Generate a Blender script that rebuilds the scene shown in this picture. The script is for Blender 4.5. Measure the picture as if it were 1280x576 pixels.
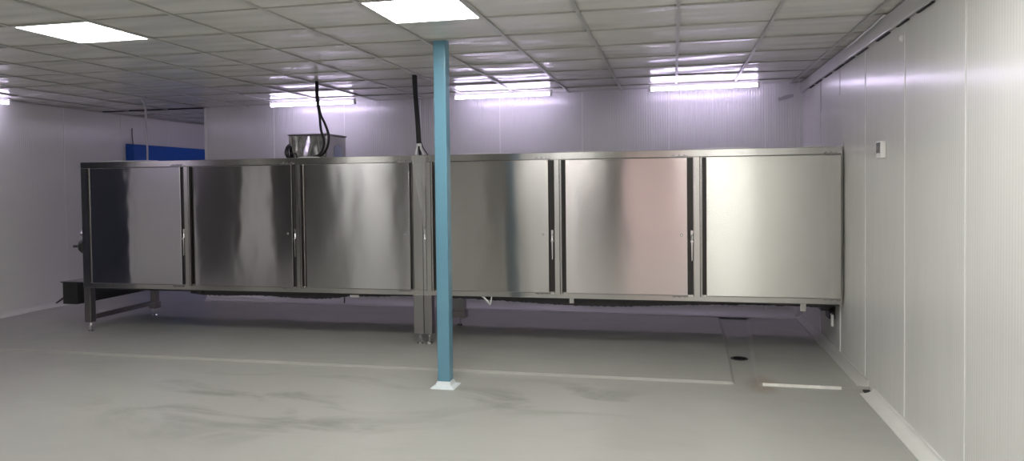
import bpy, bmesh, math, random
from mathutils import Vector, Matrix

random.seed(7)
scene = bpy.context.scene
for o in list(bpy.data.objects):
    bpy.data.objects.remove(o)
COL = scene.collection

# ------------------------------------------------------------------ camera, world, exposure
CAM_H = 1.486
cam_data = bpy.data.cameras.new('camera')
cam = bpy.data.objects.new('camera', cam_data)
COL.objects.link(cam)
cam_data.sensor_width = 36.0
cam_data.lens = 36.0 * 912.233 / 1280.0
cam_data.shift_y = -34.07 / 1280.0
cam_data.clip_start = 0.05
# columns: camera right, camera down, camera forward in room axes
RX = Vector((0.9763, 0.2163, -0.0114)).normalized()
FW = Vector((-0.2166, 0.9759, -0.0251))
FW = (FW - RX * FW.dot(RX)).normalized()
DN = FW.cross(RX)
if DN.z > 0:
    DN = -DN
M = Matrix.Identity(4)
for i in range(3):
    M[i][0] = RX[i]
    M[i][1] = -DN[i]
    M[i][2] = -FW[i]
M.translation = Vector((0, 0, CAM_H))
cam.matrix_world = M
scene.camera = cam

world = bpy.data.worlds.new('world')
scene.world = world
world.use_nodes = True
world.node_tree.nodes['Background'].inputs[0].default_value = (0.5, 0.5, 0.55, 1)
world.node_tree.nodes['Background'].inputs[1].default_value = 0.02

vs = scene.view_settings
vs.view_transform = 'Standard'
vs.look = 'None'
vs.gamma = 1.0
vs.exposure = 0.9
vs.use_curve_mapping = False
scene.cycles.max_bounces = 10
scene.cycles.diffuse_bounces = 5
scene.cycles.glossy_bounces = 6
scene.cycles.use_denoising = True
scene.cycles.sample_clamp_indirect = 6.0

PANEL_POWER = 13.0
PANEL_COL = (1.0, 0.99, 0.95)
TUBE_POWER = 12.5
TUBE_COL = (0.80, 0.69, 1.0)

# ------------------------------------------------------------------ room measures (metres)
XR = 1.352          # right wall
XL = -7.6           # left wall
YF = -1.2           # wall behind the camera
YE = 12.4           # far end of the recess
HC = 2.537          # ceiling grid underside
XB = -6.02          # free end of the back wall
def yback(x):
    return 8.42 - 0.03 * (x + 2.4)
SLAB = 0.02         # raised floor slab under the cabinets
YS = 5.56           # its front edge

# ------------------------------------------------------------------ helpers
def lin(c):
    return tuple(((v / 12.92) if v <= 0.04045 else ((v + 0.055) / 1.055) ** 2.4) for v in c)

def new_mat(name):
    m = bpy.data.materials.new(name)
    m.use_nodes = True
    nt = m.node_tree
    return m, nt, nt.nodes['Principled BSDF']

def plain(name, col, rough=0.5, metal=0.0, spec=0.5, noise=0.0, nscale=8.0):
    m, nt, b = new_mat(name)
    b.inputs['Base Color'].default_value = (*col, 1)
    b.inputs['Roughness'].default_value = rough
    b.inputs['Metallic'].default_value = metal
    b.inputs['Specular IOR Level'].default_value = spec
    if noise:
        tc = nt.nodes.new('ShaderNodeTexCoord')
        n = nt.nodes.new('ShaderNodeTexNoise')
        n.inputs['Scale'].default_value = nscale
        n.inputs['Detail'].default_value = 5
        nt.links.new(tc.outputs['Object'], n.inputs['Vector'])
        mx = nt.nodes.new('ShaderNodeMix'); mx.data_type = 'RGBA'
        mx.inputs[6].default_value = (*[c * (1 - noise) for c in col], 1)
        mx.inputs[7].default_value = (*[min(1, c * (1 + noise)) for c in col], 1)
        nt.links.new(n.outputs['Fac'], mx.inputs[0])
        nt.links.new(mx.outputs[2], b.inputs['Base Color'])
    return m

def math_node(nt, op, a, b=None):
    n = nt.nodes.new('ShaderNodeMath'); n.operation = op
    for k, v in enumerate((a, b)):
        if v is None: continue
        if isinstance(v, (int, float)): n.inputs[k].default_value = v
        else: nt.links.new(v, n.inputs[k])
    return n.outputs[0]

def panel_mat(name, axis, col, rough=0.27, rib=0.00020, period=0.027):
    """coated insulated panel: fine vertical ribs, slight unevenness"""
    m, nt, b = new_mat(name)
    b.inputs['Base Color'].default_value = (*col, 1)
    b.inputs['Roughness'].default_value = rough
    b.inputs['Anisotropic'].default_value = 0.85
    b.inputs['Specular IOR Level'].default_value = 0.6
    tc = nt.nodes.new('ShaderNodeTexCoord')
    tg = nt.nodes.new('ShaderNodeCombineXYZ'); tg.inputs[axis].default_value = 1.0
    nt.links.new(tg.outputs[0], b.inputs['Tangent'])
    sp = nt.nodes.new('ShaderNodeSeparateXYZ')
    nt.links.new(tc.outputs['Object'], sp.inputs[0])
    u = sp.outputs[axis]
    w = math_node(nt, 'COSINE', math_node(nt, 'MULTIPLY', u, 2 * math.pi / period))
    # ribs come and go from panel to panel
    nz = nt.nodes.new('ShaderNodeTexNoise'); nz.inputs['Scale'].default_value = 0.9
    mp = nt.nodes.new('ShaderNodeMapping'); mp.inputs['Scale'].default_value = (1, 1, 0.05)
    nt.links.new(tc.outputs['Object'], mp.inputs[0]); nt.links.new(mp.outputs[0], nz.inputs['Vector'])
    r = nt.nodes.new('ShaderNodeMapRange')
    r.inputs[1].default_value = 0.42; r.inputs[2].default_value = 0.6
    nt.links.new(nz.outputs['Fac'], r.inputs[0])
    h = math_node(nt, 'MULTIPLY', math_node(nt, 'MULTIPLY', w, rib), math_node(nt, 'ADD', r.outputs[0], 0.25))
    n2 = nt.nodes.new('ShaderNodeTexNoise'); n2.inputs['Scale'].default_value = 2.2; n2.inputs['Detail'].default_value = 2
    mp2 = nt.nodes.new('ShaderNodeMapping'); mp2.inputs['Scale'].default_value = (1.6, 1.6, 0.5)
    nt.links.new(tc.outputs['Object'], mp2.inputs[0]); nt.links.new(mp2.outputs[0], n2.inputs['Vector'])
    h2 = math_node(nt, 'ADD', h, math_node(nt, 'MULTIPLY', n2.outputs['Fac'], 0.006))
    bp = nt.nodes.new('ShaderNodeBump'); bp.inputs['Strength'].default_value = 1.0; bp.inputs['Distance'].default_value = 1.0
    nt.links.new(h2, bp.inputs['Height']); nt.links.new(bp.outputs[0], b.inputs['Normal'])
    return m

def steel_mat(name, col=(0.60, 0.59, 0.58), rough=0.25, aniso=0.75, wave=0.006, wscale=1.6, seed=0.0):
    """brushed stainless sheet with faint horizontal brushing and sheet unevenness"""
    m, nt, b = new_mat(name)
    b.inputs['Metallic'].default_value = 1.0
    b.inputs['Roughness'].default_value = rough
    b.inputs['Anisotropic'].default_value = aniso
    tg = nt.nodes.new('ShaderNodeCombineXYZ'); tg.inputs[2].default_value = 1.0
    nt.links.new(tg.outputs[0], b.inputs['Tangent'])
    tc = nt.nodes.new('ShaderNodeTexCoord')
    mp = nt.nodes.new('ShaderNodeMapping')
    mp.inputs['Location'].default_value = (seed, seed * 0.7, seed * 1.3)
    mp.inputs['Scale'].default_value = (1.0, 1.0, 0.45)
    nt.links.new(tc.outputs['Object'], mp.inputs[0])
    n = nt.nodes.new('ShaderNodeTexNoise'); n.inputs['Scale'].default_value = wscale; n.inputs['Detail'].default_value = 2.5
    n.inputs['Roughness'].default_value = 0.42
    nt.links.new(mp.outputs[0], n.inputs['Vector'])
    bp = nt.nodes.new('ShaderNodeBump'); bp.inputs['Strength'].default_value = 1.0; bp.inputs['Distance'].default_value = 1.0
    nt.links.new(math_node(nt, 'MULTIPLY', n.outputs['Fac'], wave), bp.inputs['Height'])
    nt.links.new(bp.outputs[0], b.inputs['Normal'])
    mp2 = nt.nodes.new('ShaderNodeMapping'); mp2.inputs['Scale'].default_value = (3, 3, 260)
    nt.links.new(tc.outputs['Object'], mp2.inputs[0])
    n2 = nt.nodes.new('ShaderNodeTexNoise'); n2.inputs['Scale'].default_value = 1.0; n2.inputs['Detail'].default_value = 3
    nt.links.new(mp2.outputs[0], n2.inputs['Vector'])
    mx = nt.nodes.new('ShaderNodeMix'); mx.data_type = 'RGBA'
    mx.inputs[6].default_value = (*[c * 0.93 for c in col], 1)
    mx.inputs[7].default_value = (*[c * 1.05 for c in col], 1)
    nt.links.new(n2.outputs['Fac'], mx.inputs[0]); nt.links.new(mx.outputs[2], b.inputs['Base Color'])
    return m

def emit_mat(name, col, power):
    m, nt, b = new_mat(name)
    b.inputs['Base Color'].default_value = (0.9, 0.9, 0.9, 1)
    b.inputs['Emission Color'].default_value = (*col, 1)
    b.inputs['Emission Strength'].default_value = power
    return m

def bm_new():
    return bmesh.new()

def box(bm, x0, x1, y0, y1, z0, z1):
    vs_ = [bm.verts.new(p) for p in ((x0, y0, z0), (x1, y0, z0), (x1, y1, z0), (x0, y1, z0),
                                     (x0, y0, z1), (x1, y0, z1), (x1, y1, z1), (x0, y1, z1))]
    for f in ((0, 3, 2, 1), (4, 5, 6, 7), (0, 1, 5, 4), (1, 2, 6, 5), (2, 3, 7, 6), (3, 0, 4, 7)):
        bm.faces.new([vs_[i] for i in f])
    return vs_

def prism(bm, pts, a, b, axis='x'):
    """extrude a 2-D outline along an axis from a to b"""
    def P(p, t):
        return {'x': (t, p[0], p[1]), 'y': (p[0], t, p[1]), 'z': (p[0], p[1], t)}[axis]
    A = [bm.verts.new(P(p, a)) for p in pts]
    B = [bm.verts.new(P(p, b)) for p in pts]
    n = len(pts)
    for i in range(n):
        bm.faces.new((A[i], A[(i + 1) % n], B[(i + 1) % n], B[i]))
    bm.faces.new(A[::-1]); bm.faces.new(B)

def cyl(bm, p0, p1, r0, r1=None, seg=16):
    r1 = r0 if r1 is None else r1
    p0, p1 = Vector(p0), Vector(p1)
    d = (p1 - p0).normalized()
    a = d.orthogonal().normalized(); b = d.cross(a)
    A, B = [], []
    for i in range(seg):
        t = 2 * math.pi * i / seg
        v = a * math.cos(t) + b * math.sin(t)
        A.append(bm.verts.new(p0 + v * r0)); B.append(bm.verts.new(p1 + v * r1))
    for i in range(seg):
        bm.faces.new((A[i], A[(i + 1) % seg], B[(i + 1) % seg], B[i]))
    bm.faces.new(A[::-1]); bm.faces.new(B)

def spline(pts, n=10):
    out = []
    P = [Vector(p) for p in pts]
    P = [P[0] * 2 - P[1]] + P + [P[-1] * 2 - P[-2]]
    for i in range(1, len(P) - 2):
        for k in range(n):
            t = k / n
            out.append(0.5 * ((2 * P[i]) + (P[i + 1] - P[i - 1]) * t + (2 * P[i - 1] - 5 * P[i] + 4 * P[i + 1] - P[i + 2]) * t * t
                              + (3 * P[i] - P[i - 1] - 3 * P[i + 1] + P[i + 2]) * t ** 3))
    out.append(P[-2])
    return out

def tube(bm, pts, r, seg=10, smooth_n=10, rfun=None):
    path = spline(pts, smooth_n) if smooth_n else [Vector(p) for p in pts]
    rings = []
    ref = Vector((0.13, 0.9, 0.2)).normalized()
    for i, p in enumerate(path):
        d = (path[min(i + 1, len(path) - 1)] - path[max(i - 1, 0)]).normalized()
        a = (ref - d * ref.dot(d)).normalized(); b = d.cross(a)
        rr = rfun(i / (len(path) - 1)) if rfun else r
        rings.append([bm.verts.new(p + (a * math.cos(2 * math.pi * k / seg) + b * math.sin(2 * math.pi * k / seg)) * rr) for k in range(seg)])
    for i in range(len(rings) - 1):
        for k in range(seg):
            bm.faces.new((rings[i][k], rings[i][(k + 1) % seg], rings[i + 1][(k + 1) % seg], rings[i + 1][k]))
    bm.faces.new(rings[0][::-1]); bm.faces.new(rings[-1])

def build(name, bm, mat, parent=None, origin=None, bevel=0.0, smooth=False, seg=2):
    """link ONE mesh object; geometry is given in room coordinates"""
    bmesh.ops.recalc_face_normals(bm, faces=bm.faces[:])
    if origin is None:
        if parent is not None and parent.type == 'EMPTY' or parent is not None:
            origin = None
    c = Vector(origin) if origin is not None else None
    if c is None:
        lo = Vector((min(v.co.x for v in bm.verts), min(v.co.y for v in bm.verts), min(v.co.z for v in bm.verts)))
        hi = Vector((max(v.co.x for v in bm.verts), max(v.co.y for v in bm.verts), max(v.co.z for v in bm.verts)))
        c = Vector(((lo.x + hi.x) / 2, (lo.y + hi.y) / 2, lo.z))
    bmesh.ops.translate(bm, verts=bm.verts[:], vec=-c)
    me = bpy.data.meshes.new(name)
    bm.to_mesh(me); bm.free()
    me.materials.append(mat)
    o = bpy.data.objects.new(name, me)
    COL.objects.link(o)
    if parent is not None:
        o.parent = parent
        o.location = c - world_loc(parent)
    else:
        o.location = c
    if smooth:
        for p in me.polygons: p.use_smooth = True
    if bevel > 0:
        md = o.modifiers.new('bevel', 'BEVEL')
        md.width = bevel; md.segments = seg; md.limit_method = 'ANGLE'; md.angle_limit = math.radians(40)
        md.harden_normals = False
    return o

def world_loc(o):
    v = Vector(o.location)
    while o.parent is not None:
        o = o.parent; v = v + Vector(o.location)
    return v

def empty(name, loc):
    o = bpy.data.objects.new(name, None)
    COL.objects.link(o)
    o.location = loc
    o.empty_display_size = 0.1
    return o

def tag(o, label=None, cat=None, group=None, kind=None):
    if label: o['label'] = label
    if cat: o['category'] = cat
    if group: o['group'] = group
    if kind: o['kind'] = kind
    return o

def structure(o, label=None, cat=None):
    return tag(o, label, cat, kind='structure')

# ------------------------------------------------------------------ materials
M_wall_y = panel_mat('panel_side', 1, (0.75, 0.75, 0.72))
M_wall_x = panel_mat('panel_back', 0, (0.68, 0.68, 0.68), rib=0.0012)
M_joint = plain('joint_bead', (0.80, 0.80, 0.78), 0.35)
M_trim = plain('flashing', (0.60, 0.60, 0.58), 0.35, noise=0.06, nscale=5)
M_cove = plain('cove_resin', (0.60, 0.60, 0.57), 0.25, noise=0.08, nscale=4)
M_dark = plain('dark_gap', (0.02, 0.02, 0.02), 0.7)
M_grid = plain('ceiling_bar', (0.48, 0.48, 0.46), 0.35)
M_steel = steel_mat('steel_frame', (0.52, 0.51, 0.50), 0.2, 0.85, 0.003, 3.0)
M_steel_dk = steel_mat('steel_leg', (0.34, 0.33, 0.33), 0.32, 0.5, 0.002, 3.0)
M_chrome = plain('chrome', (0.75, 0.75, 0.76), 0.16, 1.0)
M_black = plain('black_rubber', (0.012, 0.012, 0.013), 0.5)
M_blackmetal = plain('black_metal', (0.025, 0.024, 0.026), 0.35)
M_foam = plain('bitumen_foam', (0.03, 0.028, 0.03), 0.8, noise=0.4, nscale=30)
M_white = plain('white_plastic', (0.88, 0.88, 0.87), 0.35)
M_film = plain('film_edge', (0.80, 0.80, 0.79), 0.3)
M_teal = plain('teal_paint', lin((0.40, 0.58, 0.66)), 0.32, noise=0.05, nscale=3)
M_base = plain('base_white_paint', (0.74, 0.80, 0.83), 0.4, noise=0.06, nscale=20)
M_blue = plain('blue_paint', lin((0.06, 0.34, 0.72)), 0.4)

def ceiling_mat():
    m, nt, b = new_mat('ceiling_tile')
    b.inputs['Base Color'].default_value = (0.78, 0.78, 0.74, 1)
    b.inputs['Roughness'].default_value = 0.24
    tc = nt.nodes.new('ShaderNodeTexCoord')
    n = nt.nodes.new('ShaderNodeTexNoise'); n.inputs['Scale'].default_value = 2.4; n.inputs['Detail'].default_value = 1
    mp = nt.nodes.new('ShaderNodeMapping'); mp.inputs['Scale'].default_value = (0.5, 1.6, 1)
    nt.links.new(tc.outputs['Object'], mp.inputs[0]); nt.links.new(mp.outputs[0], n.inputs['Vector'])
    bp = nt.nodes.new('ShaderNodeBump'); bp.inputs['Distance'].default_value = 1.0; bp.inputs['Strength'].default_value = 1.0
    nt.links.new(math_node(nt, 'MULTIPLY', n.outputs['Fac'], 0.03), bp.inputs['Height'])
    nt.links.new(bp.outputs[0], b.inputs['Normal'])
    return m
M_tile = ceiling_mat()

def floor_mat():
    m, nt, b = new_mat('epoxy_floor')
    tc = nt.nodes.new('ShaderNodeTexCoord')
    # wiped, dragged stains: stretched, warped noise
    mp = nt.nodes.new('ShaderNodeMapping'); mp.inputs['Scale'].default_value = (0.6, 1.25, 1); mp.inputs['Rotation'].default_value = (0, 0, 0.75)
    nt.links.new(tc.outputs['Object'], mp.inputs[0])
    n = nt.nodes.new('ShaderNodeTexNoise'); n.inputs['Scale'].default_value = 1.35; n.inputs['Detail'].default_value = 6
    n.inputs['Distortion'].default_value = 1.6; n.inputs['Roughness'].default_value = 0.6
    nt.links.new(mp.outputs[0], n.inputs['Vector'])
    r = nt.nodes.new('ShaderNodeMapRange'); r.inputs[1].default_value = 0.49; r.inputs[2].default_value = 0.66
    nt.links.new(n.outputs['Fac'], r.inputs[0])
    # stains gather in one stretch of the floor in front of the post
    sx = nt.nodes.new('ShaderNodeSeparateXYZ'); nt.links.new(tc.outputs['Object'], sx.inputs[0])
    def blob(cx, cy, rx, ry):
        dx = math_node(nt, 'DIVIDE', math_node(nt, 'SUBTRACT', sx.outputs[0], cx), rx)
        dy = math_node(nt, 'DIVIDE', math_node(nt, 'SUBTRACT', sx.outputs[1], cy), ry)
        d = math_node(nt, 'SQRT', math_node(nt, 'ADD', math_node(nt, 'MULTIPLY', dx, dx), math_node(nt, 'MULTIPLY', dy, dy)))
        k = nt.nodes.new('ShaderNodeMapRange'); k.interpolation_type = 'SMOOTHSTEP'
        k.inputs[1].default_value = 0.3; k.inputs[2].default_value = 1.0; k.inputs[3].default_value = 1; k.inputs[4].default_value = 0
        nt.links.new(d, k.inputs[0]); return k.outputs[0]
    area = math_node(nt, 'MAXIMUM', blob(-2.7, 4.6, 1.7, 1.1), blob(-0.9, 5.0, 1.1, 0.55))
    st = math_node(nt, 'MULTIPLY', r.outputs[0], math_node(nt, 'ADD', math_node(nt, 'MULTIPLY', area, 0.75), 0.12))
    mx = nt.nodes.new('ShaderNodeMix'); mx.data_type = 'RGBA'
    mx.inputs[6].default_value = (0.43, 0.43, 0.40, 1); mx.inputs[7].default_value = (0.23, 0.23, 0.205, 1)
    nt.links.new(st, mx.inputs[0])
    # broad cloudy tone
    n3 = nt.nodes.new('ShaderNodeTexNoise'); n3.inputs['Scale'].default_value = 0.7; n3.inputs['Detail'].default_value = 4
    nt.links.new(tc.outputs['Object'], n3.inputs['Vector'])
    m3 = nt.nodes.new('ShaderNodeMix'); m3.data_type = 'RGBA'; m3.blend_type = 'MULTIPLY'; m3.inputs[0].default_value = 1
    cr = nt.nodes.new('ShaderNodeMapRange'); cr.inputs[3].default_value = 0.88; cr.inputs[4].default_value = 1.08
    nt.links.new(n3.outputs['Fac'], cr.inputs[0])
    nt.links.new(mx.outputs[2], m3.inputs[6]); nt.links.new(cr.outputs[0], m3.inputs[7])
    # rusty stain beside the drain channel
    nr = nt.nodes.new('ShaderNodeTexNoise'); nr.inputs['Scale'].default_value = 9; nr.inputs['Detail'].default_value = 4
    nt.links.new(tc.outputs['Object'], nr.inputs['Vector'])
    rust = math_node(nt, 'MULTIPLY', blob(0.62, 5.56, 0.16, 0.30), math_node(nt, 'MULTIPLY', nr.outputs['Fac'], 0.95))
    m4 = nt.nodes.new('ShaderNodeMix'); m4.data_type = 'RGBA'
    m4.inputs[7].default_value = (0.27, 0.18, 0.12, 1)
    nt.links.new(rust, m4.inputs[0]); nt.links.new(m3.outputs[2], m4.inputs[6])
    nt.links.new(m4.outputs[2], b.inputs['Base Color'])
    b.inputs['Roughness'].default_value = 0.36
    n2 = nt.nodes.new('ShaderNodeTexNoise'); n2.inputs['Scale'].default_value = 3.5; n2.inputs['Detail'].default_value = 4
    nt.links.new(tc.outputs['Object'], n2.inputs['Vector'])
    rr = nt.nodes.new('ShaderNodeMapRange'); rr.inputs[3].default_value = 0.36; rr.inputs[4].default_value = 0.54
    nt.links.new(n2.outputs['Fac'], rr.inputs[0]); nt.links.new(rr.outputs[0], b.inputs['Roughness'])
    bp = nt.nodes.new('ShaderNodeBump'); bp.inputs['Distance'].default_value = 1.0; bp.inputs['Strength'].default_value = 1.0
    nt.links.new(math_node(nt, 'MULTIPLY', n2.outputs['Fac'], 0.002), bp.inputs['Height'])
    nt.links.new(bp.outputs[0], b.inputs['Normal'])
    return m
M_floor = floor_mat()

# ------------------------------------------------------------------ floor: base, raised slab, drain channel
bm = bm_new(); box(bm, XL - 0.2, XR + 0.2, YF - 0.2, YE + 0.2, -0.2, 0.0)
floor = build('floor', bm, M_floor, origin=(0, 0, 0))
bm = bm_new(); cyl(bm, (0.531, 6.39, -0.15), (0.531, 6.39, 0.1), 0.062, seg=32)
cut = build('cutter', bm, M_floor, origin=(0, 0, 0))
md = floor.modifiers.new('hole', 'BOOLEAN'); md.operation = 'DIFFERENCE'; md.object = cut; md.solver = 'EXACT'
dg = bpy.context.evaluated_depsgraph_get()
me = bpy.data.meshes.new_from_object(floor.evaluated_get(dg))
floor.modifiers.clear(); floor.data = me
bpy.data.objects.remove(cut)
bm = bm_new(); bm.from_mesh(floor.data)
def slab(pts, low):
    A = [bm.verts.new((p[0], p[1], -0.001)) for p in low]
    B = [bm.verts.new((p[0], p[1], SLAB)) for p in pts]
    n = len(pts)
    for i in range(n):
        bm.faces.new((A[i], A[(i + 1) % n], B[(i + 1) % n], B[i]))
    bm.faces.new(A[::-1]); bm.faces.new(B)
L_ = [(XL, YS), (0.415, YS), (0.452, 7.2), (0.46, yback(0.46)), (XL, yback(XL) + 0.0)]
slab(L_, [L_[0], (0.435, YS), (0.482, 7.2), (0.49, yback(0.49)), L_[4]])
R_ = [(0.62, YS), (XR, YS), (XR, yback(XR)), (0.795, yback(0.795)), (0.72, 7.2), (0.655, 6.3)]
slab(R_, [(0.59, YS), R_[1], R_[2], (0.755, yback(0.755)), (0.68, 7.2), (0.615, 6.3)])
bmesh.ops.recalc_face_normals(bm, faces=bm.faces[:])
bm.to_mesh(floor.data); bm.free()
structure(floor)

# bright nosing along the front edge of the slab
def nosing(name, x0, x1, mat):
    bm = bm_new()
    n = max(2, int((x1 - x0) / 0.12))
    prof = []
    for i in range(n + 1):
        x = x0 + (x1 - x0) * i / n
        j = random.uniform(-0.004, 0.004)
        prof.append([bm.verts.new(p) for p in ((x, YS - 0.010 + j*.5, 0.0005), (x, YS - 0.004 + j*.5, SLAB + 0.001), (x, YS + 0.004, SLAB + 0.001), (x, YS + 0.004, 0.0005))])
    for i in range(n):
        for k in range(4):
            bm.faces.new((prof[i][k], prof[i][(k + 1) % 4], prof[i + 1][(k + 1) % 4], prof[i + 1][k]))
    bm.faces.new(prof[0]); bm.faces.new(prof[-1][::-1])
    return structure(build(name, bm, mat))
M_nose = plain('nosing', (0.42, 0.42, 0.39), 0.3, noise=0.12, nscale=6)
M_nose2 = plain('nosing_worn', (0.78, 0.76, 0.72), 0.2, noise=0.3, nscale=14)  # paler right run: bright edge highlight put into the colour
nosing('trim_1', XL + 0.02, 0.405, M_nose)
nosing('trim_2', 0.625, 1.16, M_nose2)

# ------------------------------------------------------------------ walls
def wall_with_beads(name, mat, bm):
    return structure(build(name, bm, mat, origin=(0, 0, 0)))

bm = bm_new(); box(bm, XR, XR + 0.12, YF - 0.12, 8.6, -0.02, HC + 0.3)
wall_right = wall_with_beads('wall_right', M_wall_y, bm)
bm = bm_new()
for y in (-0.8, 0.13, 1.06, 1.99, 2.92, 3.85, 4.78, 5.70, 7.36):
    box(bm, XR - 0.003, XR, y - 0.005, y + 0.005, 0.06, HC - 0.1)
box(bm, XR - 0.006, XR, 6.50, 6.53, 0.06, 0.47)
o = build('joint', bm, M_joint, wall_right)

bm = bm_new()
x0, x1 = XB, XR + 0.12
v = [(x0, yback(x0)), (x1, yback(x1)), (x1, yback(x1) + 0.1), (x0, yback(x0) + 0.1)]
prism(bm, v, -0.02, HC + 0.3, 'z')
wall_back = structure(build('wall_back', bm, M_wall_x, origin=(0, 0, 0)))
bm = bm_new()
for x in (-5.0, -4.01, -3.0, -2.0, -1.02, -0.05, 0.97):
    y = yback(x)
    box(bm, x - 0.006, x + 0.006, y - 0.004, y + 0.01, 0.1, HC)
box(bm, XB - 0.006, XB + 0.03, yback(XB) - 0.006, yback(XB) + 0.106, 0.0, HC)   # edge flashing at the free end
o = build('joint', bm, M_joint, wall_back)

bm = bm_new(); box(bm, XL - 0.12, XL, YF - 0.12, YE + 0.12, -0.02, HC + 0.3)
wall_left = structure(build('wall_left', bm, M_wall_y, origin=(0, 0, 0)))
bm = bm_new()
for y in (4.9, 5.9, 6.9, 7.88, 8.87, 9.85, 10.85):
    box(bm, XL, XL + 0.004, y - 0.006, y + 0.006, 0.1, HC)
o = build('joint', bm, M_joint, wall_left)
bm = bm_new(); box(bm, XL - 0.12, XR + 0.12, YF - 0.12, YF, -0.02, HC + 0.3)
wall_front = structure(build('wall_front', bm, M_wall_x, origin=(0, 0, 0)))
bm = bm_new(); box(bm, XL - 0.12, XB + 1.5, YE, YE + 0.12, -0.02, HC + 0.3)
structure(build('wall_recess', bm, M_wall_x, origin=(0, 0, 0)))
bm = bm_new(); box(bm, XB + 1.4, XB + 1.5, yback(XB + 1.4) + 0.11, YE, -0.02, HC + 0.3)
structure(build('wall_side', bm, M_wall_y, origin=(0, 0, 0)))

# unseen doors and boards added on the walls to put bands in the steel reflections
M_reflgrey = plain('door_grey', (0.07, 0.068, 0.067), 0.4)
M_refldark = plain('door_dark', (0.08, 0.08, 0.08), 0.4)
M_reflpink = plain('door_rose', (0.84, 0.65, 0.65), 0.45)
M_reflnavy = plain('door_navy', (0.012, 0.018, 0.045), 0.4)
M_reflwhite = plain('door_white', (0.85, 0.85, 0.82), 0.35)
dn = [2]
def reflection_door(wall, a0, a1, mat, h=2.46):
    bm = bm_new()
    if wall == 'front':
        box(bm, a0, a1, YF + 0.002, YF + 0.045, 0.02, h)
    else:
        box(bm, XL + 0.002, XL + 0.045, a0, a1, 0.02, h)
    o = structure(build('door_%d' % dn[0], bm, mat, bevel=0.005)); dn[0] += 1  # numbered with the doors, but added only for the reflections
    bm = bm_new()
    if wall == 'front': box(bm, a0 + 0.06, a0 + 0.09, YF + 0.045, YF + 0.09, 0.95, 1.15)
    else: box(bm, XL + 0.045, XL + 0.09, a0 + 0.06, a0 + 0.09, 0.95, 1.15)
    build('handle', bm, M_chrome, o)
reflection_door('front', -0.87, 0.26, M_reflpink)
reflection_door('front', 0.42, 1.33, M_reflwhite)
reflection_door('front', -1.74, -0.87, M_reflgrey)
reflection_door('front', -3.70, -3.02, M_reflgrey)
reflection_door('front', -5.55, -5.25, M_reflgrey)
reflection_door('front', -6.60, -5.57, M_reflwhite)
reflection_door('front', -7.55, -6.62, M_refldark)
reflection_door('left', -1.15, 0.10, M_reflgrey)
reflection_door('left', 0.93, 2.30, M_reflgrey)
reflection_door('left', 0.11, 0.92, M_reflwhite)
reflection_door('left', 3.75, 5.3, M_reflnavy)

# ------------------------------------------------------------------ covings
def cove(name, wall, a0, a1, z0, w=0.10, h=0.075, mat=M_cove, n=20):
    prof = [(0, h), (0.012, h)]
    for i in range(1, n):
        t = math.pi / 2 * i / n
        prof.append((0.012 + (w - 0.012) * (1 - math.cos(t)), h * (1 - math.sin(t)) + 0.008 * math.sin(t)))
    prof += [(w, 0.008), (w, 0.0), (0, 0.0)]
    bm = bm_new()
    if wall == 'right':
        prism(bm, [(XR - d, z0 + z) for d, z in prof], a0, a1, 'y')
    elif wall == 'left':
        prism(bm, [(XL + d, z0 + z) for d, z in prof], a0, a1, 'y')
    else:
        A = [bm.verts.new((a0, yback(a0) - d, z0 + z)) for d, z in prof]
        B = [bm.verts.new((a1, yback(a1) - d, z0 + z)) for d, z in prof]
        m = len(prof)
        for i in range(m):
            bm.faces.new((A[i], A[(i + 1) % m], B[(i + 1) % m], B[i]))
        bm.faces.new(A[::-1]); bm.faces.new(B)
    return structure(build(name, bm, mat))
M_cove_lt = plain('cove_light', (0.72, 0.72, 0.69), 0.3, noise=0.08, nscale=6)
cove('baseboard_right', 'right', 5.60, yback(XR) - 0.002, SLAB, 0.085, 0.045)
cove('baseboard_front', 'right', YF, 5.45, 0.0, 0.095, 0.045, M_cove_lt)
cove('baseboard_back', 'back', XB, XR - 0.09, SLAB, 0.11, 0.09, plain('cove_gloss', (0.70, 0.70, 0.69), 0.2))
cove('baseboard_left', 'left', YS + 0.03, YE, SLAB, 0.05, 0.06, M_cove_lt)
# dark broken gap between the two coving runs
bm = bm_new(); box(bm, XR - 0.055, XR - 0.012, 5.455, 5.54, 0.0005, 0.012)
structure(build('trim_3', bm, M_dark))

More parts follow.
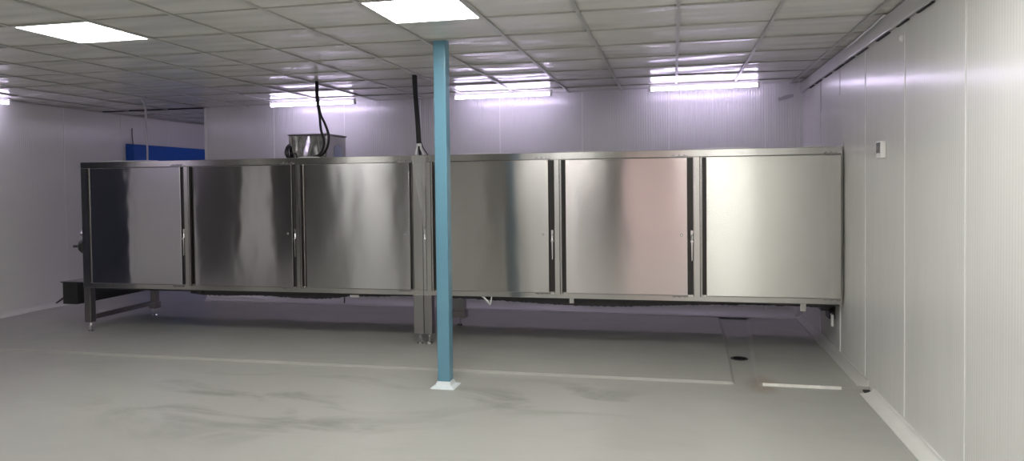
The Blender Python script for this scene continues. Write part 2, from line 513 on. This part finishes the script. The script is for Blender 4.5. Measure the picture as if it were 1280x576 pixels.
# ------------------------------------------------------------------ ceiling tiles and bars
GX0, GXS = 0.0335, 0.6
GY0, GYS = 4.4899, 0.5793
kx0, kx1 = -13, 2
ky0, ky1 = -10, 14
LIT = [(-7, -1), (-3, -1), (0, -3), (-3, -5), (1, -6), (-10, -8), (-3, -9), (1, -9)]  # first two are in view; the rest are unseen, added for brightness
bm = bm_new()
for i in range(kx0, kx1 + 1):
    for j in range(ky0, ky1):
        if (i, j) in LIT: continue
        xa, xb = GX0 + GXS * i, GX0 + GXS * (i + 1)
        ya, yb = GY0 + GYS * j, GY0 + GYS * (j + 1)
        xa = max(xa, XL); xb = min(xb, XR); ya = max(ya, YF); yb = min(yb, YE)
        if xb - xa < 0.02 or yb - ya < 0.02: continue
        c = [random.uniform(0.0, 0.007) for _ in range(4)]
        sag = random.uniform(0.0, 0.004)
        N = 4
        g = []
        for a in range(N + 1):
            row = []
            for b in range(N + 1):
                s, t = a / N, b / N
                z = c[0] * (1 - s) * (1 - t) + c[1] * s * (1 - t) + c[2] * s * t + c[3] * (1 - s) * t
                z -= sag * math.sin(math.pi * s) * math.sin(math.pi * t)
                row.append(bm.verts.new((xa + (xb - xa) * s, ya + (yb - ya) * t, HC + 0.008 + z)))
            g.append(row)
        for a in range(N):
            for b in range(N):
                bm.faces.new((g[a][b], g[a][b + 1], g[a + 1][b + 1], g[a + 1][b]))
        # tile back so the ceiling has thickness
box(bm, XL - 0.12, XR + 0.12, YF - 0.12, YE + 0.12, HC + 0.10, HC + 0.14)
ceiling = structure(build('ceiling', bm, M_tile, origin=(0, 0, HC), smooth=True))
bm = bm_new()
for i in range(kx0, kx1 + 1):
    x = GX0 + GXS * i
    if XL < x < XR: box(bm, x - 0.012, x + 0.012, YF, YE, HC, HC + 0.006); box(bm, x - 0.002, x + 0.002, YF, YE, HC + 0.006, HC + 0.03)
for j in range(ky0, ky1 + 1):
    y = GY0 + GYS * j
    if YF < y < YE: box(bm, XL, XR, y - 0.0045, y + 0.0045, HC + 0.001, HC + 0.007); box(bm, XL, XR, y - 0.002, y + 0.002, HC + 0.007, HC + 0.03)
box(bm, XL, XL + 0.025, YF, YE, HC - 0.008, HC + 0.006)
structure(build('trim_4', bm, M_grid))
# ceiling closing strip over the back wall line at the recess
bm = bm_new(); box(bm, XL, XB, yback(XB) - 0.02, yback(XB) + 0.02, HC - 0.001, HC + 0.02)
structure(build('trim_5', bm, M_dark))

# cornice flashing along the right wall under the ceiling
bm = bm_new()
n = 60
rows = []
for i in range(n + 1):
    y = YF + (yback(XR) - YF) * i / n
    j = random.uniform(-0.005, 0.005)
    rows.append([bm.verts.new(p) for p in ((XR, y, 2.436 + j), (XR - 0.022, y, 2.432 + j), (XR - 0.026 + j * .4, y, 2.44 + j), (XR - 0.026 + j * .4, y, HC - 0.002), (XR, y, HC - 0.002))])
for i in range(n):
    for k in range(5):
        bm.faces.new((rows[i][k], rows[i][(k + 1) % 5], rows[i + 1][(k + 1) % 5], rows[i + 1][k]))
bm.faces.new(rows[0]); bm.faces.new(rows[-1][::-1])
structure(build('trim_6', bm, M_trim))
bm = bm_new()
pts = [(XR - 0.055, 5.0 + 0.1 * k, HC - 0.012 - 0.006 * random.random() - 0.002 * k) for k in range(11)]
tube(bm, pts, 0.007, 6, 4)
structure(build('trim_7', bm, M_film, smooth=True))      # torn edge of sealing tape
bm = bm_new()
for k in range(9):
    y = 4.3 + k * 0.42 + random.uniform(-0.08, 0.08)
    box(bm, XR - 0.016, XR - 0.001, y, y + random.uniform(0.16, 0.40), 2.424, 2.429)
structure(build('trim_8', bm, M_dark))                    # open gaps under the flashing
# dark open joints high on the far right panels
bm = bm_new(); box(bm, XR - 0.004, XR, 7.32, 7.34, 2.14, 2.42); box(bm, XR - 0.004, XR, 6.52, 6.53, 2.2, 2.42)
structure(build('trim_9', bm, M_grid))

# ------------------------------------------------------------------ panel lights
M_panel = emit_mat('light_diffuser', PANEL_COL, PANEL_POWER)
M_lframe = plain('light_frame', (0.8, 0.8, 0.8), 0.4)
labels = {(-7, -1): 'square ceiling light panel on the left, over the open floor',
          (-3, -1): 'square ceiling light panel in front of the blue post'}
for (i, j) in LIT:
    xa, xb = GX0 + GXS * i + 0.012, GX0 + GXS * (i + 1) - 0.012
    ya, yb = GY0 + GYS * j + 0.008, GY0 + GYS * (j + 1) - 0.008
    xa = max(xa, XL); xb = min(xb, XR)
    t = empty('ceiling_light', ((xa + xb) / 2, (ya + yb) / 2, HC))
    tag(t, labels.get((i, j), 'square ceiling light panel behind the photographer'), 'ceiling light', 'recessed light panels')
    bm = bm_new()
    for q in ((xa, xa + 0.012, ya, yb), (xb - 0.012, xb, ya, yb), (xa + 0.012, xb - 0.012, ya, ya + 0.012), (xa + 0.012, xb - 0.012, yb - 0.012, yb)):
        box(bm, q[0], q[1], q[2], q[3], HC + 0.0, HC + 0.03)
    box(bm, xa, xb, ya, yb, HC + 0.024, HC + 0.032)
    build('frame', bm, M_lframe, t)
    bm = bm_new(); box(bm, xa + 0.012, xb - 0.012, ya + 0.012, yb - 0.012, HC + 0.004, HC + 0.02)
    build('diffuser', bm, M_panel, t)

# ------------------------------------------------------------------ batten tube lights
M_tube = emit_mat('tube_glow', TUBE_COL, TUBE_POWER)
def batten(c, d, length, label):
    """c: middle of the tube, d: direction across it (x, y); hangs under the ceiling"""
    d = Vector((d[0], d[1], 0)).normalized()
    u = Vector((-d.y, d.x, 0))
    t = empty('tube_light', c)
    tag(t, label, 'tube light', 'batten tube lights under the ceiling')
    rot = Matrix(((u.x, d.x, 0), (u.y, d.y, 0), (0, 0, 1)))
    def place(bm):
        for v in bm.verts: v.co = rot @ v.co + Vector(c)
        return bm
    L = length / 2
    bm = bm_new(); box(bm, -L, L, -0.010, 0.010, 0.022, 0.054)
    build('housing', place(bm), M_white, t, bevel=0.004)
    bm = bm_new(); cyl(bm, (-L + 0.025, 0.0, 0.008), (L - 0.025, 0.0, 0.008), 0.0185, seg=14)
    build('tube', place(bm), M_tube, t, smooth=True)
    for s in (-1, 1):
        bm = bm_new(); box(bm, min(s * L, s * (L - 0.025)), max(s * L, s * (L - 0.025)), -0.021, 0.021, -0.014, 0.054)
        build('end_cap', place(bm), M_white, t, bevel=0.004)
for xa, xb, lab in ((-4.825, -3.678, 'violet-white tube light under the ceiling by the back wall above the steel control box'),
                    (-2.453, -1.309, 'violet-white tube light under the ceiling by the back wall just right of the blue post'),
                    (-0.257, 0.874, 'violet-white tube light under the ceiling by the back wall nearest the right corner')):
    xm = (xa + xb) / 2
    batten((xm, yback(xm) - 0.38, 2.482), (-0.03, -1), xb - xa, lab)
batten((XL + 0.16, 6.36, 2.482), (1, 0), 1.2, 'violet-white tube light cut off at the left edge, beside the left wall')
batten((XL + 0.16, 3.0, 2.482), (1, 0), 1.2, 'violet-white tube light beside the left wall, outside the picture')  # unseen lamp, added to tint the left side violet

batten((-5.2, yback(-5.2) + 0.3, 2.482), (0.03, 1), 1.2, 'tube light in the recess, hidden behind the back wall')  # unseen lamp, added so the recess wall is lit
batten((XB + 1.2, 10.6, 2.482), (-1, 0), 1.2, 'tube light by the side wall of the recess, out of sight')  # another unseen lamp, added to lift the recess further

# ------------------------------------------------------------------ blue door behind the cabinet, far left
d1 = empty('door_1', (XL, 9.7, 0.0)); structure(d1, 'blue door on the left wall behind the steel cabinet', 'door')
bm = bm_new(); box(bm, XL + 0.001, XL + 0.05, 9.0, 10.95, 0.03, 1.86)
build('leaf', bm, M_blue, d1, bevel=0.004)
bm = bm_new(); prism(bm, [(XL + 0.001, 1.86), (XL + 0.14, 1.86), (XL + 0.14, 2.12), (XL + 0.001, 2.135)], 8.95, 11.0, 'y')
build('hood', bm, M_blue, d1, bevel=0.006)
bm = bm_new(); tube(bm, [(XL + 0.02, 9.08, 2.13), (XL + 0.015, 9.07, 2.25), (XL + 0.008, 9.08, 2.36)], 0.006, 6)
build('cord', bm, M_blackmetal, d1)

# ------------------------------------------------------------------ stainless cabinets
ZB, ZT = 0.475, 1.768
YFm = 6.39          # frame front
YD0, YD1 = 6.338, 6.383
YR = 7.44
door_mats = [steel_mat('steel_door_%d' % k, c, r, 0.93 if k < 2 else 1.0, w, s, seed=3.7 * k + 1.1) for k, (c, r, w, s) in enumerate((  # leaf tints differ: reflected dark, violet and rose put into the colour
    ((0.50, 0.48, 0.54), 0.12, 0.016, 1.9), ((0.50, 0.48, 0.52), 0.13, 0.013, 1.6), ((0.49, 0.48, 0.49), 0.19, 0.012, 1.5),
    ((0.55, 0.53, 0.52), 0.22, 0.013, 1.6), ((0.66, 0.62, 0.62), 0.16, 0.006, 1.2), ((0.68, 0.68, 0.65), 0.23, 0.004, 1.0)))]

def foot(x, y, leg, z0=0.115):
    bm = bm_new()
    cyl(bm, (x, y, SLAB + 0.014), (x, y, z0 + 0.01), 0.008, seg=10)
    cyl(bm, (x, y, SLAB + 0.001), (x, y, SLAB + 0.016), 0.032, 0.022, 18)
    cyl(bm, (x, y, z0 - 0.03), (x, y, z0 - 0.014), 0.014, seg=6)
    build('adjustable_foot', bm, M_chrome, leg, smooth=False)

def leg(root, x0, x1, y0, y1, z1, block=False, z0=0.115):
    bm = bm_new(); box(bm, x0, x1, y0, y1, z0, z1)
    if block: box(bm, x0 - 0.012, x1 + 0.012, y0 - 0.012, y1 + 0.012, z0 - 0.012, z0 + 0.06)
    o = build('leg', bm, M_steel_dk, root, bevel=0.004)
    foot((x0 + x1) / 2, (y0 + y1) / 2, o, z0 - (0.012 if block else 0))
    return o

def latch(root, x, mirror=False):
    bm = bm_new()
    box(bm, x - 0.011, x + 0.011, 6.352, 6.39, 1.045, 1.085)
    cyl(bm, (x, 6.362, 0.99), (x, 6.34, 0.99), 0.013, seg=14)
    cyl(bm, (x, 6.392, 1.0), (x, 6.36, 1.0), 0.006, seg=8)
    cyl(bm, (x - 0.006, 6.36, 1.05), (x - 0.004, 6.352, 0.99), 0.005, seg=8)
    cyl(bm, (x + 0.006, 6.36, 1.05), (x + 0.004, 6.352, 0.99), 0.005, seg=8)
    o = build('latch', bm, M_chrome, root, bevel=0.002)
    bm = bm_new()
    prism(bm, [(x - 0.008, 0.985), (x + 0.008, 0.985), (x + 0.006, 0.83), (x - 0.004, 0.82)], 6.344, 6.352, 'y')
    build('lever', bm, M_chrome, o, bevel=0.002)

M_gap_shade = plain('gasket_rubber', (0.03, 0.028, 0.028), 0.3)  # near-black colour standing for shade in the gaps beside the doors
def door(root, x0, x1, k, rivet=True):
    gr = (0.036, 0.037, 0.011, 0.048, 0.045, 0.011)[k]
    bm = bm_new()
    box(bm, x0, x1, YD0, YD1, 0.530, 1.702)
    d = build('door', bm, door_mats[k], root, bevel=0.005, seg=3)
    # folded return seam near the bottom and dark sheet behind the leaf, recess shade put into its colour
    bm = bm_new(); box(bm, x0 - 0.034, x1 + gr, YD1 - 0.008, YFm - 0.0005, 0.535, 1.70)
    build('gasket', bm, M_gap_shade, d)
    for z in (1.712, 0.520):
        bm = bm_new()
        s = 1 if z > 1 else -1
        box(bm, x1 - 0.13, x1 + 0.004, YFm - 0.026, YFm - 0.001, z - 0.006, z + 0.006)
        for q in range(3):
            cyl(bm, (x1 - 0.11 + q * 0.042, YFm - 0.001, z + s * 0.011), (x1 - 0.11 + q * 0.042, YFm - 0.012, z + s * 0.011), 0.007, seg=10)
        build('hinge', bm, M_steel_dk, d)
    if rivet:
        bm = bm_new(); cyl(bm, (x1 - 0.05, YD0, 1.045), (x1 - 0.05, YD0 - 0.006, 1.045), 0.013, 0.008, 14)
        build('rivet', bm, M_chrome, d)
    return d

def strip(root, x0, x1, groove=True):
    bm = bm_new()
    w = x1 - x0
    prism(bm, [(x0, YFm - 0.0005), (x0, 6.34), (x0 + 0.006, 6.334), (x1 - 0.02, 6.334), (x1 - 0.014, 6.344), (x1 - 0.010, 6.344), (x1 - 0.006, 6.334), (x1, 6.334), (x1, YFm - 0.0005)], 0.522, 1.703, 'z')
    build('jamb_strip', bm, M_steel, root)

def ragged(root, x0, x1, amp0, n=160):
    """dark ragged edge of the insulation hanging below the bottom rail"""
    bm = bm_new()
    rows = []
    for i in range(n + 1):
        s = i / n
        x = x0 + (x1 - x0) * s
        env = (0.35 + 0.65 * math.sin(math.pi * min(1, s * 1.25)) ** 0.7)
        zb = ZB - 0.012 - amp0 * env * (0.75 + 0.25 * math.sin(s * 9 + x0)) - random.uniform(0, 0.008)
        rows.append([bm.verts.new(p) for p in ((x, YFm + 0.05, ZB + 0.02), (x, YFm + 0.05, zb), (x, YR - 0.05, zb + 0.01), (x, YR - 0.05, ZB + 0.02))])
    for i in range(n):
        for k in range(4):
            bm.faces.new((rows[i][k], rows[i][(k + 1) % 4], rows[i + 1][(k + 1) % 4], rows[i + 1][k]))
    bm.faces.new(rows[0]); bm.faces.new(rows[-1][::-1])
    build('underside_insulation', bm, M_foam, root)

def body(root, x0, x1, posts):
    bm = bm_new()
    box(bm, x0, x1, YFm + 0.012, YR, ZB + 0.004, ZT - 0.004)
    b = build('body', bm, M_steel_dk, root)
    bm = bm_new()
    box(bm, x0, x1, YFm, YFm + 0.05, 1.706, ZT)                 # top rail
    box(bm, x0, x1, YFm, YFm + 0.05, ZB, 0.524)                 # bottom rail
    for a, c in posts: box(bm, a, c, YFm + 0.001, YFm + 0.05, 0.524, 1.706)
    build('frame', bm, M_steel, root, bevel=0.003)

def film(root, x0, x1, y0, y1, tilt=0.0):
    bm = bm_new()
    n = 8
    rows = []
    for i in range(n + 1):
        s = i / n; x = x0 + (x1 - x0) * s
        z = ZT + 0.001 + 0.006 * math.sin(math.pi * s) ** 0.5 + tilt * s
        rows.append([bm.verts.new((x, y0, z)), bm.verts.new((x, y1, z + 0.004)), bm.verts.new((x, y1, ZT - 0.003)), bm.verts.new((x, y0, ZT - 0.003))])
    for i in range(n):
        for k in range(4):
            bm.faces.new((rows[i][k], rows[i][(k + 1) % 4], rows[i + 1][(k + 1) % 4], rows[i + 1][k]))
    bm.faces.new(rows[0]); bm.faces.new(rows[-1][::-1])
    build('roof_film', bm, M_film, root)

# --- left cabinet
XA, XM, XZ = -5.972, -2.2655, XR - 0.006
cl = empty('steel_cabinet', ((XA + XM) / 2, (YFm + YR) / 2, SLAB))
tag(cl, 'three-door stainless steel cabinet on legs, standing left of the blue post', 'cabinet', 'stainless steel cabinets')
body(cl, XA, XM, [(XA, -5.80), (-4.80, -4.60), (-3.60, -3.40), (-2.37, XM)])
DL = [(-5.815, -4.765), (-4.62, -3.558), (-3.415, -2.372)]
for k, (a, b) in enumerate(DL): door(cl, a, b, k, rivet=k > 0)
strip(cl, -4.728, -4.664); strip(cl, -3.520, -3.462)
bm = bm_new(); box(bm, -5.885, -5.868, 6.372, YFm - 0.0005, 0.53, 1.70); build('jamb_strip', bm, M_steel, cl)
latch(cl, -4.747); latch(cl, -3.539)
leg(cl, XA + 0.006, XA + 0.082, YFm - 0.002, YFm + 0.07, ZB + 0.002)
leg(cl, -2.364, XM - 0.0015, YFm - 0.002, YFm + 0.075, ZB + 0.002)
leg(cl, -5.935, -5.865, 7.32, 7.39, ZB + 0.002, True)
leg(cl, -2.36, -2.285, 7.32, 7.39, ZB + 0.002, True)
bm = bm_new(); box(bm, -5.92, -5.885, YFm + 0.07, 7.32, 0.142, 0.192); build('stretcher', bm, M_steel_dk, cl, bevel=0.003)
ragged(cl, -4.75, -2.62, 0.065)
bm = bm_new(); box(bm, XA + 0.1, XM - 0.12, YFm + 0.03, YFm + 0.05, ZB - 0.018, ZB + 0.005); build('underside_rail', bm, M_blackmetal, cl)
# drive housing and handwheel on the far left end
bm = bm_new(); box(bm, -6.335, -6.15, 6.50, 7.5, 0.278, 0.505)
dh = build('drive_housing', bm, M_blackmetal, cl, bevel=0.004)
bm = bm_new(); box(bm, -6.35, XA, 6.49, 7.52, 0.505, 0.517)
build('cover_plate', bm, M_steel, dh)
bm = bm_new(); cyl(bm, (-6.335, 6.52, 0.345), (-6.42, 6.50, 0.285), 0.012, 0.008, 10); build('lever', bm, M_blackmetal, dh)
bm = bm_new()
cyl(bm, (XA, 6.46, 0.90), (XA - 0.03, 6.46, 0.90), 0.085, seg=24)
for q in range(6):
    a0, a1 = math.pi / 2 * q / 6, math.pi / 2 * (q + 1) / 6
    cyl(bm, (XA - 0.03 - 0.06 * math.sin(a0), 6.46, 0.90), (XA - 0.03 - 0.06 * math.sin(a1) - 0.0005, 6.46, 0.90), 0.07 * math.cos(a0) + 0.008, 0.07 * math.cos(a1) + 0.008, 20)
cyl(bm, (XA - 0.085, 6.46, 0.90), (XA - 0.17, 6.46, 0.895), 0.014, seg=10)
hw = build('handwheel', bm, M_blackmetal, cl)
bm = bm_new(); cyl(bm, (XA, 6.45, 1.02), (XA - 0.05, 6.45, 1.03), 0.025, 0.03, 14); cyl(bm, (XA - 0.04, 6.45, 1.02), (XA - 0.035, 6.45, 0.80), 0.008, seg=8)
build('latch', bm, M_chrome, cl)
# small pipe stub and hanging tie below the bottom rail
bm = bm_new(); cyl(bm, (-3.02, YFm + 0.06, 0.45), (-2.93, YFm + 0.06, 0.45), 0.02, seg=12); build('pipe_stub', bm, M_white, cl)
bm = bm_new(); tube(bm, [(-3.085, YFm + 0.05, 0.47), (-3.08, YFm + 0.05, 0.42), (-3.085, YFm + 0.055, 0.375)], 0.006, 6); build('tie', bm, M_black, cl)
bm = bm_new(); box(bm, -4.66, -4.60, YFm + 0.02, YFm + 0.05, 0.435, ZB + 0.001); build('rail_bracket', bm, M_blackmetal, cl)
film(cl, -5.83, -5.1, 6.40, 6.46); film(cl, -3.53, -3.3, 6.40, 6.43)

# --- right cabinet
cr_ = empty('steel_cabinet', ((XM + XZ) / 2, (YFm + YR) / 2, SLAB))
tag(cr_, 'three-door stainless steel cabinet reaching the right wall, one door rose-tinted', 'cabinet', 'stainless steel cabinets')
XM2 = XM + 0.002
body(cr_, XM2, XZ, [(XM2, -2.08), (-1.11, -0.90), (0.09, 0.28), (1.30, XZ)])
DR = [(-2.108, -1.079), (-0.928, 0.112), (0.264, 1.322)]
for k, (a, b) in enumerate(DR): door(cr_, a, b, k + 3, rivet=k < 2)
strip(cr_, -2.214, -2.148); strip(cr_, -1.030, -0.963); strip(cr_, 0.158, 0.231)
latch(cr_, -2.232); latch(cr_, -1.049); latch(cr_, 0.147)
leg(cr_, XM2 + 0.0015, -2.186, YFm - 0.002, YFm + 0.075, ZB + 0.002)
leg(cr_, -2.255, -2.145, 7.30, 7.39, ZB + 0.002, True)
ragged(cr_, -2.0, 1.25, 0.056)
bm = bm_new(); box(bm, XM2 + 0.12, XZ - 0.02, YFm + 0.03, YFm + 0.05, ZB - 0.016, ZB + 0.005); build('underside_rail', bm, M_blackmetal, cr_)
bm = bm_new(); box(bm, 1.235, XZ, 6.70, 6.86, 0.37, ZB + 0.004); box(bm, 1.30, XZ, 6.70, 6.86, 0.30, 0.40)
wb = build('wall_bracket', bm, M_blackmetal, cr_, bevel=0.003)
bm = bm_new(); cyl(bm, (1.318, 6.66, 0.245), (1.318, 6.66, 0.345), 0.013, seg=12); cyl(bm, (1.318, 6.66, 0.335), (1.318, 6.72, 0.345), 0.010, seg=8)
build('drain_stub', bm, M_white, wb)
bm = bm_new(); tube(bm, [(-1.72, YFm + 0.03, 0.478), (-1.68, YFm + 0.01, 0.455), (-1.63, YFm - 0.01, 0.405)], 0.008, 6); tube(bm, [(-1.63, YFm - 0.01, 0.405), (-1.622, YFm, 0.44), (-1.622, YFm + 0.02, 0.474)], 0.006, 6)
build('drain_hose', bm, M_white, cr_)
bm = bm_new(); box(bm, -0.91, -0.87, YFm + 0.02, YFm + 0.05, 0.43, ZB + 0.001); build('rail_bracket', bm, M_steel, cr_)
bm = bm_new(); box(bm, 1.02, 1.065, YFm + 0.02, YFm + 0.06, 0.41, ZB + 0.001); build('rail_bracket', bm, M_steel, cr_)
film(cr_, -1.95, -1.43, 6.40, 6.46); film(cr_, -1.03, -0.6, 6.40, 6.45); film(cr_, 0.16, 0.62, 6.40, 6.44, 0.006); film(cr_, 1.0, 1.30, 6.40, 6.44)

# ------------------------------------------------------------------ blue post
post = empty('support_post', (-1.655, 5.13, 0))
tag(post, 'teal-blue square steel post from floor to ceiling, in front of the cabinets', 'post', kind='thing')
bm = bm_new(); box(bm, -1.706, -1.612, 5.09, 5.184, 0.045, HC + 0.02)
build('shaft', bm, M_teal, post, bevel=0.008, seg=3)
bm = bm_new()
lv = []
for z, e in ((0.0005, 0.046), (0.006, 0.042), (0.018, 0.013), (0.048, 0.004)):
    lv.append([bm.verts.new((x, y, z)) for x, y in ((-1.706 - e, 5.09 - e), (-1.612 + e, 5.09 - e), (-1.612 + e, 5.184 + e), (-1.706 - e, 5.184 + e))])
for a in range(3):
    for k in range(4):
        bm.faces.new((lv[a][k], lv[a][(k + 1) % 4], lv[a + 1][(k + 1) % 4], lv[a + 1][k]))
bm.faces.new(lv[0][::-1]); bm.faces.new(lv[3])
build('base_skirt', bm, M_base, post, bevel=0.003)

# ------------------------------------------------------------------ control box on the roof
M_boxsteel = steel_mat('steel_box', (0.62, 0.61, 0.63), 0.16, 0.2, 0.05, 3.5)
cb = empty('control_box', (-3.685, 7.12, ZT))
tag(cb, 'stainless steel control box lying on top of the left cabinet', 'control box')
bm = bm_new(); box(bm, -3.895, -3.47, 6.90, 7.35, ZT - 0.003, 2.02); build('housing', bm, M_boxsteel, cb, bevel=0.006)
bm = bm_new(); box(bm, -3.905, -3.46, 6.89, 7.36, 2.02, 2.034); build('lid', bm, M_steel_dk, cb, bevel=0.003)
bm = bm_new()
arch = [(7.07, 1.785), (7.25, 1.785), (7.25, 1.87)] + [(7.16 + 0.09 * math.cos(t * math.pi / 8), 1.87 + 0.06 * math.sin(t * math.pi / 8)) for t in range(1, 8)] + [(7.07, 1.87)]
prism(bm, arch, -3.471, -3.464, 'x')
tag(build('side_port', bm, plain('port_plastic', (0.36, 0.40, 0.55), 0.4), cb), 'grey-blue arched cover plate')
bm = bm_new()
for q in range(3):
    x_ = -3.892 + 0.012 * q
    tube(bm, [(x_, 6.898, 1.93 - 0.012 * q), (x_ - 0.012, 6.87, 1.90 - 0.01 * q), (x_ - 0.022 + 0.006 * q, 6.86, 1.84), (x_ + 0.004, 6.865, 1.79), (x_ + 0.05 + 0.03 * q, 6.87, 1.777)], 0.007, 8)
tube(bm, [(-3.85, 6.87, 1.778), (-3.82, 6.865, 1.80), (-3.835, 6.865, 1.84), (-3.865, 6.87, 1.82), (-3.86, 6.87, 1.778)], 0.006, 8)
build('connector_leads', bm, M_black, cb, smooth=True)

# black cable bundle from ceiling to the cabinet roof
cbn = empty('power_cable', (-3.45, 6.62, ZT))
tag(cbn, 'pair of black cables dropping from ceiling past the control box', 'cable')
cu = [(-3.50, 6.76, HC + 0.01), (-3.465, 6.70, 2.36), (-3.42, 6.66, 2.21)]
bm = bm_new(); tube(bm, cu + [(-3.375, 6.60, 2.05), (-3.345, 6.60, 1.93), (-3.385, 6.62, 1.83), (-3.47, 6.64, 1.787), (-3.60, 6.66, ZT + 0.010)], 0.012, 8)
build('cable', bm, M_black, cbn, smooth=True)
bm = bm_new(); tube(bm, [(p[0] + 0.012, p[1], p[2]) for p in cu] + [(-3.33, 6.60, 2.10), (-3.295, 6.60, 1.99), (-3.31, 6.60, 1.88), (-3.37, 6.62, 1.81), (-3.46, 6.64, ZT + 0.010)], 0.012, 8)
build('cable', bm, M_black, cbn, smooth=True)

# thick black conduit right of it, with pale clamp legs
cd = empty('cable_conduit', (-2.36, 6.6, ZT))
tag(cd, 'thick black sleeved conduit dropping from ceiling to the cabinet beside blue post', 'conduit')
bm = bm_new(); tube(bm, [(-2.415, 6.645, HC + 0.01), (-2.40, 6.63, 2.33), (-2.372, 6.60, 2.08), (-2.352, 6.57, 1.86)], 0.02, 10, 24,
                    rfun=lambda s: 0.0245 + 0.0025 * math.sin(s * 260))
build('sleeve', bm, M_black, cd, smooth=True)
bm = bm_new(); tube(bm, [(-2.36, 6.57, 1.875), (-2.37, 6.55, 1.83), (-2.375, 6.53, ZT + 0.009)], 0.009, 8); tube(bm, [(-2.345, 6.57, 1.875), (-2.325, 6.55, 1.83), (-2.29, 6.53, ZT + 0.009)], 0.009, 8)
cyl(bm, (-2.352, 6.57, 1.86), (-2.353, 6.572, 1.885), 0.026, seg=14)
build('clamp', bm, M_white, cd, smooth=False)
bm = bm_new(); cyl(bm, (-2.350, 6.565, 1.865), (-2.335, 6.55, ZT + 0.004), 0.014, seg=10); build('lead', bm, M_black, cd)
bm = bm_new(); tube(bm, [(-2.385, 6.60, 2.20), (-2.36, 6.585, 2.02), (-2.322, 6.57, 1.87), (-2.26, 6.56, ZT + 0.006)], 0.005, 6); build('wire', bm, M_black, cd)

# clear film crumpled over the posts in the middle
def film_mat():
    m, nt, b = new_mat('clear_film')
    b.inputs['Base Color'].default_value = (0.9, 0.9, 0.9, 1)
    b.inputs['Roughness'].default_value = 0.15
    tr = nt.nodes.new('ShaderNodeBsdfTransparent')
    ms = nt.nodes.new('ShaderNodeMixShader'); ms.inputs[0].default_value = 0.13
    out = nt.nodes['Material Output']
    nt.links.new(tr.outputs[0], ms.inputs[1]); nt.links.new(b.outputs[0], ms.inputs[2])
    nt.links.new(ms.outputs[0], out.inputs['Surface'])
    return m
bm = bm_new()
NU, NV = 10, 24
g = []
for b_ in range(NV + 1):
    s = b_ / NV
    z = ZT + 0.004 - s * 0.68
    wd = 0.062 * (1 - s) ** 0.8 + 0.012
    cx_ = -2.29 + 0.055 * s
    row = []
    for a in range(NU + 1):
        t = a / NU
        row.append(bm.verts.new((cx_ + wd * (t - 0.5) * 2, YFm - 0.016 - 0.010 * math.sin(t * 11 + s * 5) - (0.045 if s > 0.04 and cx_ + wd * (t - .5) * 2 > -2.225 else 0.0), z)))
    g.append(row)
for b_ in range(NV):
    for a in range(NU):
        bm.faces.new((g[b_][a], g[b_][a + 1], g[b_ + 1][a + 1], g[b_ + 1][a]))
pf = build('plastic_film', bm, film_mat(), smooth=True)
md = pf.modifiers.new('thick', 'SOLIDIFY'); md.thickness = 0.0008
tag(pf, 'clear plastic film hanging over the twin middle posts of the cabinets', 'plastic film')

# pale wire at far left
bm = bm_new(); tube(bm, [(-6.06, 7.40, HC + 0.01), (-5.97, 7.36, 2.42), (-5.93, 7.32, 2.15), (-5.89, 7.28, 1.95), (-5.862, 7.24, ZT + 0.009)], 0.010, 8)
tag(build('hanging_wire', bm, plain('grey_wire', (0.55, 0.55, 0.57), 0.4), smooth=True), 'pale grey wire hanging from ceiling in front of the blue door', 'wire')

# ------------------------------------------------------------------ right wall fittings
th = empty('wall_sensor', (XR, 5.22, 1.69))
tag(th, 'small white thermostat box with grey display on the right wall', 'thermostat')
bm = bm_new(); box(bm, XR - 0.034, XR - 0.0005, 5.175, 5.285, 1.635, 1.745); build('housing', bm, M_white, th, bevel=0.006)
bm = bm_new(); box(bm, XR - 0.0355, XR - 0.033, 5.186, 5.276, 1.668, 1.737); build('display', bm, plain('display_grey', (0.10, 0.10, 0.10), 0.25), th)
bm = bm_new()
cyl(bm, (XR, 4.84, 2.345), (XR - 0.008, 4.84, 2.345), 0.026, 0.022, 20); cyl(bm, (XR - 0.008, 4.84, 2.345), (XR - 0.014, 4.84, 2.345), 0.022, 0.010, 20)
tag(build('wall_plug', bm, M_white), 'round white plug high on the right wall above the thermostat', 'wall plug')  # small raised white disc
bm = bm_new()
yb_ = yback(1.19)
for q in range(5):
    cyl(bm, (1.12 + 0.03 * q, yb_ - 0.004, 2.375 + 0.008 * q), (1.12 + 0.03 * q, yb_ + 0.002, 2.375 + 0.008 * q), 0.024 - 0.002 * abs(q - 2), seg=14)
tag(build('sealant_patch', bm, plain('grey_sealant', (0.42, 0.41, 0.43), 0.5)), 'grey smeared sealant patch on the back wall near the right corner', 'patch')

# ------------------------------------------------------------------ floor drain
fd = empty('floor_drain', (0.531, 6.39, 0)); tag(fd, 'round black floor drain in the channel under the right cabinet', 'drain')
bm = bm_new()
R1, R2, S = 0.061, 0.054, 32
ring = []
for r, z in ((R1, -0.09), (R1, 0.002), (R1 + 0.012, 0.003), (R1 + 0.012, 0.0005)):
    pass
prof = [(R2, -0.10), (R2, 0.002), (R1 + 0.008, 0.004), (R1 + 0.012, 0.0006), (R1 - 0.001, 0.0006), (R1 - 0.001, -0.10)]
rows = [[bm.verts.new((0.531 + r * math.cos(2 * math.pi * k / S), 6.39 + r * math.sin(2 * math.pi * k / S), z)) for k in range(S)] for r, z in prof]
for a in range(len(prof)):
    for k in range(S):
        bm.faces.new((rows[a][k], rows[a][(k + 1) % S], rows[(a + 1) % len(prof)][(k + 1) % S], rows[(a + 1) % len(prof)][k]))
build('rim', bm, M_blackmetal, fd)
bm = bm_new(); cyl(bm, (0.531, 6.39, -0.10), (0.531, 6.39, -0.09), 0.0535, seg=S); build('bowl', bm, M_black, fd)
